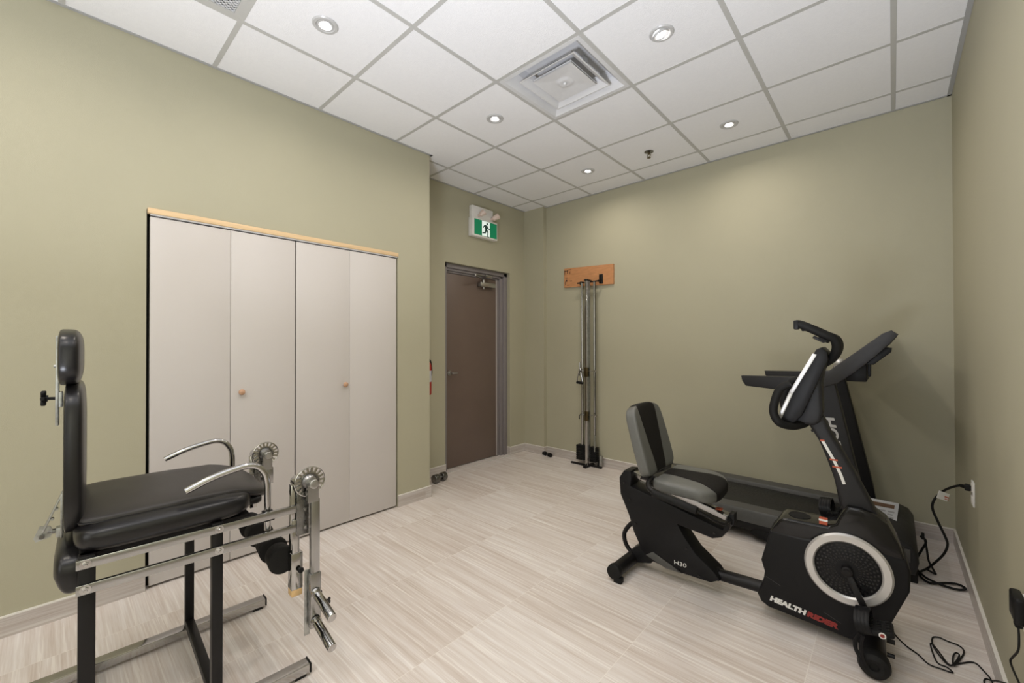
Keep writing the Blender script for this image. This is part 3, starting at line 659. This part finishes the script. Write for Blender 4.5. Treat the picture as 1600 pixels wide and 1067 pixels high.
b = B(); b.box(1.0, 1.095, TY0 + .03, TY1 - .03, 1.085, 1.20, .006); b.box(1.098, 1.112, TY0 + .06, TY0 + .10, 1.115, 1.215, .002); P('console_tray', b, 'black_plastic', con)
b = B(); b.prism([(1.09, 1.185), (1.175, 1.285), (1.203, 1.280), (1.200, 1.258), (1.125, 1.185)], TY0 + .03, TY0 + .25, 'y', .003); P('rear_speaker_cover', b, 'black_plastic', con)
b = B(); b.sq((.955, 1.50, 1.185), (.030, .035, .028), .8, .8, 20, 12); b.cyl((.955, 1.50, 1.14), (.955, 1.50, 1.18), .028); P('clear_knob', b, 'silver_paint', con)

# ------------------------------------------------------------------ recumbent exercise bike
r = thing('recumbent_bike', 'black recumbent exercise bike with grey padded seat in front of the treadmill', 'exercise bike', (.6, .5, 0), math.radians(2.5))
cover = [(-.603, .516), (-.575, .560), (-.530, .566), (-.526, .535), (-.532, .478), (-.300, .425), (-.04, .362), (-.022, .428), (-.004, .415), (-.010, .370), (-.045, .322), (-.09, .303), (-.264, .328), (-.235, .280), (-.175, .203), (-.077, .130), (-.055, .100), (-.10, .074), (-.30, .072), (-.42, .085), (-.469, .132), (-.515, .22), (-.545, .31), (-.597, .421)]
b = B(); b.prism(cover, -.062, .062, 'y', .008, 2); rc = P('rear_frame_cover', b, 'black_plastic', r)
b = B(); b.prism([(-.44, .11), (-.33, .073), (-.24, .074), (-.30, .10), (-.40, .14)], -.066, -.060, 'y', .002); P('silver_foot_panel', b, 'mid_grey_plastic', rc)
b = B()
for (x_, z_) in ((-.57, .49), (-.535, .40), (-.50, .27), (-.22, .215), (-.08, .335), (-.155, .09), (-.26, .085)): b.cyl((x_, -.061, z_), (x_, -.066, z_), .006, seg=10)
P('screw', b, 'gloss_black', rc)
text('model_lettering', 'H30', .030, 'print_white', rc, frame((-.285, -.0635, .112), (1, 0, 0), (0, 0, 1)), .0, 1.3)
b = B(); b.bar((-.555, 0, .548), (-.025, 0, .412), .055, .030, bev=.002); P('seat_rail', b, 'brushed_alu', r)
b = B(); b.box(-.02, .006, -.03, .03, .385, .44, .004); b.bar((-.075, -.02, .440), (-.045, -.02, .432), .03, .004); P('rail_end_stop', b, 'black_plastic', r)
b = B(); b.box(-.085, -.055, -.018, .012, .442, .447); P('warning_sticker', b, 'print_orange', r)
# seat pads
def cull(b, keep):
    bmesh.ops.delete(b.bm, geom=[f for f in b.bm.faces if not keep(f.calc_center_median())], context='FACES'); return b
BM_ = Matrix.Translation((-.434, 0, .760)) @ Matrix.Rotation(math.radians(-17.5), 4, 'Y')
def backw(p):
    t = p[2] / .18; return (p[0] - .018 * (1 - (p[1] / .2) ** 2) * (1 if p[0] > 0 else .6) + .006 * t, p[1] * (1 - .05 * max(0, t)), p[2] + .022 * (1 - (p[1] / .2) ** 2) * max(0, t))
def backpad(g, panel=False):
    lim = lambda z: .42 + .34 * max(0, min(1, (z + .18) / .36)) ** 1.4
    w_ = (lambda p: backw((p[0], p[1] * lim(p[2]), p[2]))) if panel else backw
    b = B(); b.sq((0, 0, 0), (.036 + g, .203, .184 + g), .26, .30, 88, 44, warp=w_); b.bm.transform(BM_); return b
bk = P('backrest', backpad(0), 'seat_grey', r, angle=75)
P('backrest_centre_panel', backpad(.0022, True), 'seat_mesh', bk, angle=75, label='black mesh centre panel')
b = B()
b.bar((-.475, -.10, .68), (-.40, -.10, .565), .03, .02); b.bar((-.475, .10, .68), (-.40, .10, .565), .03, .02); b.box(-.42, -.12, -.10, .10, .515, .53, .003); P('seat_bracket', b, 'black_paint', r)
b = B(); b.prism([(-.44, .560), (-.42, .600), (-.33, .590), (-.30, .575), (-.31, .555)], -.15, .15, 'y', .006); P('lumbar_cover', b, 'gloss_black', r)
def seatw(p):
    t = (p[0] + .15) / .30; return (p[0] - .03 * max(0, t - .5) * 2 * (abs(p[1]) / .2) ** 3, p[1] * (1 - .10 * (1 - t) * 0), p[2] + .006 * (p[1] / .2) ** 2 - .010 * t - (.010 * max(0, t - .75) * 4))
def seatpad(g, panel=False):
    lim = lambda x: .46 + .36 * max(0, min(1, (x + .15) / .3)) ** 1.4
    w_ = (lambda p: seatw((p[0], p[1] * lim(p[0]), p[2]))) if panel else seatw
    b = B(); b.sq((-.207, 0, .556), (.160 + g, .203, .040 + g), .50, .36, 88, 36, warp=w_); return b
st_ = P('seat', seatpad(0), 'seat_grey', r, angle=75)
P('seat_centre_panel', seatpad(.0024, True), 'seat_mesh', st_, angle=75, label='black mesh centre panel')
b = B()
b.tube([(-.12, -.245, .500), (-.22, -.245, .520), (-.32, -.245, .540), (-.362, -.222, .556), (-.375, -.16, .575), (-.375, 0, .585), (-.375, .16, .575), (-.362, .222, .556), (-.32, .245, .540), (-.22, .245, .520), (-.12, .245, .500)], .013, 12)
sh = P('seat_handle', b, 'black_paint', r)
for s_ in (-1, 1):
    b = B(); b.cyl((-.33, .245 * s_, .536), (-.11, .245 * s_, .498), .019, seg=20, bev=.004); P('foam_grip', b, 'rubber', sh)
b = B(); b.tube([(-.20, -.17, .49), (-.12, -.17, .465), (-.03, -.13, .42), (-.015, -.05, .41)], .008, 8); P('adjust_lever', b, 'black_paint', r)
b = B(); b.tube([(-.50, -.02, .285), (-.555, -.02, .235), (-.590, -.02, .175), (-.580, -.02, .115), (-.54, -.02, .07)], .0125, 12); P('lifting_handle', b, 'black_paint', r)
# stabilisers
b = B(); b.cyl((-.548, -.235, .052), (-.52, .24, .052), .036, seg=26); rs = P('rear_stabiliser', b, 'black_paint', r)
for y_, x_ in ((-.235, -.548), (.24, -.52)):
    s_ = 1 if y_ > 0 else -1; b = B(); b.cyl((x_, y_ - .02 * s_, .052), (x_, y_ + .018 * s_, .052), .040, bev=.006); b.box(x_ + .0, x_ + .045, y_ - .02, y_ + .02, 0, .03, .006); P('end_cap', b, 'rubber', rs)
b = B(); b.prism([(-.53, .03), (-.42, .06), (-.40, .12), (-.47, .16), (-.54, .10)], -.05, .05, 'y', .01); P('stabiliser_bracket', b, 'black_plastic', rs)
b = B(); b.cyl((.535, -.20, .060), (.535, .22, .060), .040, seg=26); fs = P('front_stabiliser', b, 'black_paint', r)
for y_ in (-.215, .235):
    s_ = 1 if y_ > 0 else -1; b = B(); b.lathe([(0, .012), (.014, .012), (.016, .020), (.030, .024), (.046, .016), (.052, .0), (.050, -.03), (.040, -.04), (0, -.04)], (.535, y_, .053), (0, s_, 0)); P('transport_wheel', b, 'rubber', fs)
b = B(); b.cyl((.575, -.12, .115), (.60, -.12, .115), .009, seg=10); b.cyl((.575, -.15, .075), (.598, -.15, .075), .008, seg=10); P('stabiliser_bolt', b, 'black_paint', fs)
b = B(); b.tube([(-.12, 0, .100), (.02, 0, .105), (.15, 0, .108)], .029, 16, 3); P('frame_beam', b, 'black_paint', r)
b = B(); b.cyl((-.095, 0, .101), (-.070, 0, .102), .034, bev=.004); P('beam_collar', b, 'black_plastic', r)
# front shell: matte body and glossy top
low = [(.168, .425), (.131, .274), (.145, .223), (.140, .18), (.114, .110), (.130, .078), (.160, .062), (.493, .040), (.550, .060), (.592, .163), (.648, .311), (.651, .39), (.638, .437), (.40, .445), (.30, .425)]
b = B(); b.prism(low, -.080, .080, 'y', .010, 3); fr = P('front_shell', b, 'black_plastic', r)
top = [(.165, .415), (.205, .482), (.225, .497), (.385, .502), (.415, .522), (.430, .560), (.455, .606), (.500, .606), (.540, .592), (.585, .560), (.618, .488), (.636, .430), (.40, .437), (.30, .415)]
b = B(); b.prism(top, -.076, .076, 'y', .010, 3); P('glossy_top_cover', b, 'gloss_black', fr, label='glossy black top section')
b = B(); b.lathe([(.036, .0), (.042, .002), (.044, -.001), (.036, 0)], (.278, 0, .500), seg=30); b.lathe([(0, .0005), (.036, .0005), (.036, -.002), (0, -.002)], (.278, 0, .4995), seg=30); P('cup_holder', b, 'rubber', fr)
b = B(); b.box(.355, .385, -.06, -.04, .500, .528); tg = P('red_hang_tag', b, 'print_orange', fr, smooth=False, label='small orange and white tag'); b = B(); b.box(.354, .386, -.0615, -.058, .516, .524); P('tag_stripe', b, 'print_white', tg, smooth=False)
DX, DZ = .452, .343
b = B(); b.lathe([(.115, .0), (.148, .0), (.150, .012), (.143, .020), (.119, .020), (.113, .014), (.115, .0)], (DX, -.078, DZ), (0, -1, 0), 64); P('disc_ring', b, 'silver_paint', r, label='silver ring')
b = B(); b.lathe([(0, .018), (.05, .017), (.105, .010), (.115, .006), (.115, 0), (0, 0)], (DX, -.078, DZ), (0, -1, 0), 64); dc = P('disc_cover', b, 'black_plastic', r)
b = B()
for k in range(34):
    a_ = 2 * PI * k / 34
    for j in range(6):
        rr_ = .044 + j * .0115; w_ = .0022 + j * .0006; a2 = a_ + j * .05; c_, s_ = math.cos(a2), math.sin(a2); yy = -.078 - (.0175 - .0075 * max(0, (rr_ - .05) / .055))
        b.bar((DX + (rr_ - .0035) * c_, yy, DZ + (rr_ - .0035) * s_), (DX + (rr_ + .0035) * c_, yy, DZ + (rr_ + .0035) * s_), w_ * 1.6, .002, up=(0, 1, 0))
P('vent_slots', b, 'gloss_black', dc, smooth=False)
def crank(s, ang):
    y0_ = -.098 if s < 0 else .085; ex_, ez_ = DX + .165 * math.cos(ang), DZ + .165 * math.sin(ang); yy = y0_ + s * .030
    b = B(); b.cyl((DX, y0_ - s * .02, DZ), (DX, y0_ + s * .022, DZ), .020, bev=.003); b.cyl((DX, y0_ + s * .022, DZ), (DX, y0_ + s * .027, DZ), .011, seg=12)
    b.bar((DX, y0_ + s * .010, DZ), (ex_, yy, ez_), .024, .013, up=(0, 1, 0), bev=.003); b.cyl((ex_, yy - s * .01, ez_), (ex_, yy + s * .022, ez_), .013); cr_ = P('crank_arm', b, 'black_paint', r)
    px_, pz_ = ex_ + .020, ez_ - .002; yc = yy + s * .068
    Mx = Matrix.Translation((px_, yc, pz_)) @ Matrix.Rotation(math.radians(-12), 4, 'Y')
    b = B(); b.box(-.056, .056, -.046, .046, -.014, .010, .008, M=Mx)
    for i_ in range(4):
        for j_ in range(4): b.box(-.044 + i_ * .026, -.030 + i_ * .026, -.036 + j_ * .020, -.026 + j_ * .020, .010, .015, .002, M=Mx)
    pd = P('pedal', b, 'rubber', r)
    b = B(); pts = [Mx @ Vector(v_) for v_ in ((-.05, -.048 * 1, .0), (-.052, -.045, .035), (-.045, -.01, .060), (-.040, .03, .058), (-.040, .052, .03), (-.042, .050, -.005))]
    for dx_ in (0, .012, .024, .036): b.tube([p_ + Vector((dx_ * .9, 0, dx_ * .1)) for p_ in pts], .0042, 6, flat=2.0)
    P('pedal_strap', b, 'black_plastic', pd)
    if s < 0:
        b = B(); e_ = Mx @ Vector((-.05, -.045, -.01)); b.tube([e_, e_ + Vector((-.014, -.004, -.035)), e_ + Vector((-.010, -.004, -.070)), e_ + Vector((.006, -.004, -.098)), e_ + Vector((.016, -.004, -.118))], .0035, 6, flat=2.2)
        b.tube([e_ + Vector((.01, -.01, 0)), e_ + Vector((.004, -.012, -.04)), e_ + Vector((.006, -.008, -.08)), e_ + Vector((.016, -.004, -.115))], .003, 6, flat=2.2); P('strap_tail', b, 'black_plastic', pd)
        b = B(); b.cyl(Mx @ Vector((.02, -.047, -.004)), Mx @ Vector((.02, -.049, -.004)), .011); b2 = P('round_badge', b, 'print_white', pd, label='round white and red badge')
        b = B(); b.cyl(Mx @ Vector((.02, -.049, -.004)), Mx @ Vector((.02, -.0495, -.004)), .007); P('badge_centre', b, 'print_red', pd)
crank(-1, math.radians(-66)); crank(1, math.radians(114))
text('brand_lettering_white', 'HEALTH', .030, 'print_white', fr, frame((.166, -.0808, .100), (1, 0, -.115), (0, 0, 1)), .0020, 1.24, shear=.12)
text('brand_lettering_red', 'RIDER', .030, 'print_red', fr, frame((.3080, -.0808, .0837), (1, 0, -.115), (0, 0, 1)), .0020, 1.34, shear=.12)
b = B(); b.bar((.15, -.0805, .205), (.21, -.0805, .180), .001, .001); b.bar((.37, -.0805, .125), (.43, -.0805, .10), .001, .001); P('shell_seam', b, 'mid_grey_plastic', fr)
# mast
mast = [(.296, .975), (.318, .935), (.355, .868), (.380, .800), (.405, .720), (.425, .640), (.440, .560), (.565, .560), (.524, .650), (.482, .745), (.440, .830), (.400, .905), (.372, .975)]
b = B(); b.prism(mast, -.045, .045, 'y', .014, 3); ms = P('mast', b, 'grey_plastic', r)
b = B(); b.cyl((.326, -.02, .905), (.338, -.02, .91), .006, seg=10); P('mast_bolt', b, 'black_paint', ms)
pts = [(.368, .872), (.385, .838), (.408, .792), (.420, .762), (.433, .728), (.444, .692)]
for k, (a, c) in enumerate(zip(pts, pts[1:])):
    b = B(); b.bar((a[0], -.0458, a[1]), (c[0], -.0458, c[1]), .0012, .011, up=(1, 0, .4)); P('white_stripe', b, 'print_white', ms, smooth=False, label='white warning stripe')
for a, wd in ((pts[0], .016), (pts[2], .028), (pts[3], .034)):
    b = B(); b.box(a[0] - wd / 2, a[0] + wd / 2, -.0470, -.0460, a[1] - .0035, a[1] + .0035); P('orange_mark', b, 'print_orange', ms, smooth=False, label='orange mark')
# console
slab = [(.344, 1.262), (.353, 1.280), (.373, 1.290), (.392, 1.270), (.395, 1.235), (.300, .985), (.270, .948), (.225, .944), (.204, .957)]
b = B(); b.prism(slab, -.125, .125, 'y', .006, 2); cs = P('console', b, 'black_plastic', r)
b = B(); b.prism([(.340, 1.262), (.356, 1.258), (.268, 1.082), (.252, 1.086)], -.128, -.112, 'y', .002); P('silver_trim', b, 'silver_light', cs, label='bright silver edge strip')
b = B(); b.prism([(.252, 1.086), (.268, 1.082), (.224, .966), (.204, .960)], -.128, -.112, 'y', .002); P('lower_trim', b, 'silver_paint', cs, label='dull grey edge strip')
b = B(); b.bar((.2405, 0, 1.06), (.320, 0, 1.222), .19, .003, up=(-.9, 0, .44)); P('display_screen', b, 'screen', cs)
b = B(); b.prism([(.385, 1.232), (.368, 1.12), (.372, 1.0), (.362, .955), (.340, .938), (.268, .938), (.262, .955), (.300, 1.03), (.36, 1.19)], -.070, .070, 'y', .014, 3); P('console_housing', b, 'grey_plastic', cs)
b = B(); b.tube([(.262, -.165, 1.128), (.222, -.165, 1.100), (.200, -.165, 1.03), (.200, -.165, .985), (.222, -.165, .950), (.262, -.12, .934), (.296, -.05, .936), (.305, 0, .94), (.296, .05, .936), (.262, .12, .934), (.222, .165, .950), (.200, .165, .985), (.200, .165, 1.03), (.222, .165, 1.100), (.262, .165, 1.128)], .0175, 14); lh = P('lower_handlebar', b, 'rubber', r)
b = B(); b.tube([(.375, -.02, 1.215), (.405, -.06, 1.24), (.424, -.11, 1.285), (.416, -.135, 1.325), (.385, -.15, 1.343), (.335, -.16, 1.372), (.300, -.16, 1.389), (.284, -.16, 1.392)], .018, 14)
b.tube([(.375, .02, 1.215), (.405, .06, 1.24), (.424, .11, 1.285), (.416, .135, 1.325), (.385, .15, 1.343), (.335, .16, 1.372), (.300, .16, 1.389), (.284, .16, 1.392)], .018, 14); uh = P('upper_handlebar', b, 'rubber', r)
for s_ in (-1, 1):
    b = B(); b.box(.276, .296, .16 * s_ - .018, .16 * s_ + .018, 1.368, 1.408, .004); b.bar((.345, .155 * s_, 1.335), (.385, .15 * s_, 1.312), .03, .012, bev=.003); P('hand_sensor', b, 'black_plastic', uh)

# ------------------------------------------------------------------ outlets and cords
r = thing('wall_outlet', 'white wall outlet with a black plug low on the right wall', 'outlet', (XR, 1.262, .49), world=True)
b = B(); b.box(XR - .007, XR, 1.225, 1.299, .490, .612, .003); P('cover_plate', b, 'white_plastic', r)
b = B(); b.box(XR - .010, XR - .006, 1.243, 1.281, .503, .540, .003); b.box(XR - .010, XR - .006, 1.243, 1.281, .560, .597, .003); P('socket', b, 'edge_white', r)
r = treadmill
b = B(); b.tube([(1.478, 1.262, .578), (1.46, 1.29, .575), (1.435, 1.34, .550), (1.406, 1.40, .508), (1.374, 1.42, .455), (1.362, 1.42, .400), (1.382, 1.42, .332), (1.410, 1.42, .256), (1.419, 1.42, .212), (1.405, 1.43, .155), (1.372, 1.46, .085), (1.345, 1.52, .020), (1.312, 1.46, .010), (1.316, 1.39, .010), (1.351, 1.350, .010), (1.417, 1.41, .010), (1.460, 1.43, .010), (1.482, 1.40, .010), (1.455, 1.362, .010), (1.401, 1.362, .010), (1.341, 1.371, .020), (1.308, 1.44, .020), (1.294, 1.52, .014), (1.30, 1.58, .03), (1.325, 1.60, .09), (1.342, 1.59, .14), (1.335, 1.57, .17), (1.318, 1.56, .18)], .0058, 10, 8); pc = P('power_cord', b, 'rubber', r, label='thick black power cord')
b = B(); b.tube([(1.345, 1.52, .012), (1.375, 1.50, .008), (1.372, 1.54, .008), (1.352, 1.56, .05), (1.345, 1.57, .11), (1.338, 1.575, .16)], .0052, 10, 8); P('cord_loop', b, 'rubber', pc)
b = B(); b.box(1.470, 1.492, 1.246, 1.278, .562, .594, .006); b.bar((1.476, 1.262, .578), (1.458, 1.29, .576), .016, .016, bev=.004); P('plug', b, 'rubber', pc)
b = B(); b.box(1.322, 1.336, 1.555, 1.585, .165, .20, .004); P('machine_connector', b, 'rubber', pc)
Mt = Matrix.Translation((1.402, 1.385, .492)) @ Matrix.Rotation(math.radians(40), 4, 'Z') @ Matrix.Rotation(math.radians(20), 4, 'Y')
b = B(); b.box(-.026, .032, -.001, .001, -.030, .012, M=Mt); tg = P('paper_tag', b, 'print_white', pc, smooth=False, label='white paper safety tag')
b = B(); b.box(.010, .034, -.002, -.001, -.012, -.006, M=Mt); b.box(.014, .036, -.002, -.001, -.022, -.018, M=Mt); P('tag_print', b, 'print_orange', pc, smooth=False)
r = thing('power_adapter', 'black plug-in adapter on the right wall with thin cord tangled on the floor', 'power adapter', (XR, .20, .42), world=True)
b = B(); b.box(1.472, 1.497, .10, .19, .455, .535, .008, 3); P('adapter_body', b, 'black_plastic', r)
b = B(); b.box(XR - .006, XR, .10, .172, .42, .53, .002); P('cover_plate', b, 'white_plastic', r)
b = B(); b.box(1.474, 1.490, .11, .14, .444, .456, .003); P('strain_relief', b, 'rubber', r)
fl = [(1.190, .70, .03), (1.208, .681, .004), (1.241, .625, .004), (1.277, .590, .004), (1.305, .546, .004), (1.344, .544, .004), (1.373, .547, .004), (1.360, .571, .004), (1.336, .575, .004), (1.326, .611, .004), (1.318, .704, .004), (1.326, .71, .006), (1.346, .652, .006), (1.362, .600, .006), (1.378, .600, .008), (1.402, .690, .006), (1.396, .708, .006), (1.385, .680, .006), (1.378, .615, .008), (1.384, .605, .008), (1.419, .732, .004), (1.410, .778, .004), (1.375, .785, .004), (1.349, .794, .004), (1.327, .768, .004), (1.329, .687, .004), (1.362, .592, .006), (1.388, .620, .004), (1.441, .681, .004), (1.466, .639, .004), (1.480, .586, .004), (1.476, .52, .004), (1.458, .553, .004), (1.464, .588, .004), (1.477, .56, .02), (1.476, .44, .09), (1.478, .20, .22), (1.48, .10, .275), (1.48, .09, .285), (1.48, .20, .275), (1.481, .238, .278), (1.481, .20, .31), (1.481, .12, .375), (1.482, .115, .42), (1.482, .125, .448)]
b = B(); b.tube(fl, .0028, 8, 6); P('adapter_cord', b, 'rubber', r)
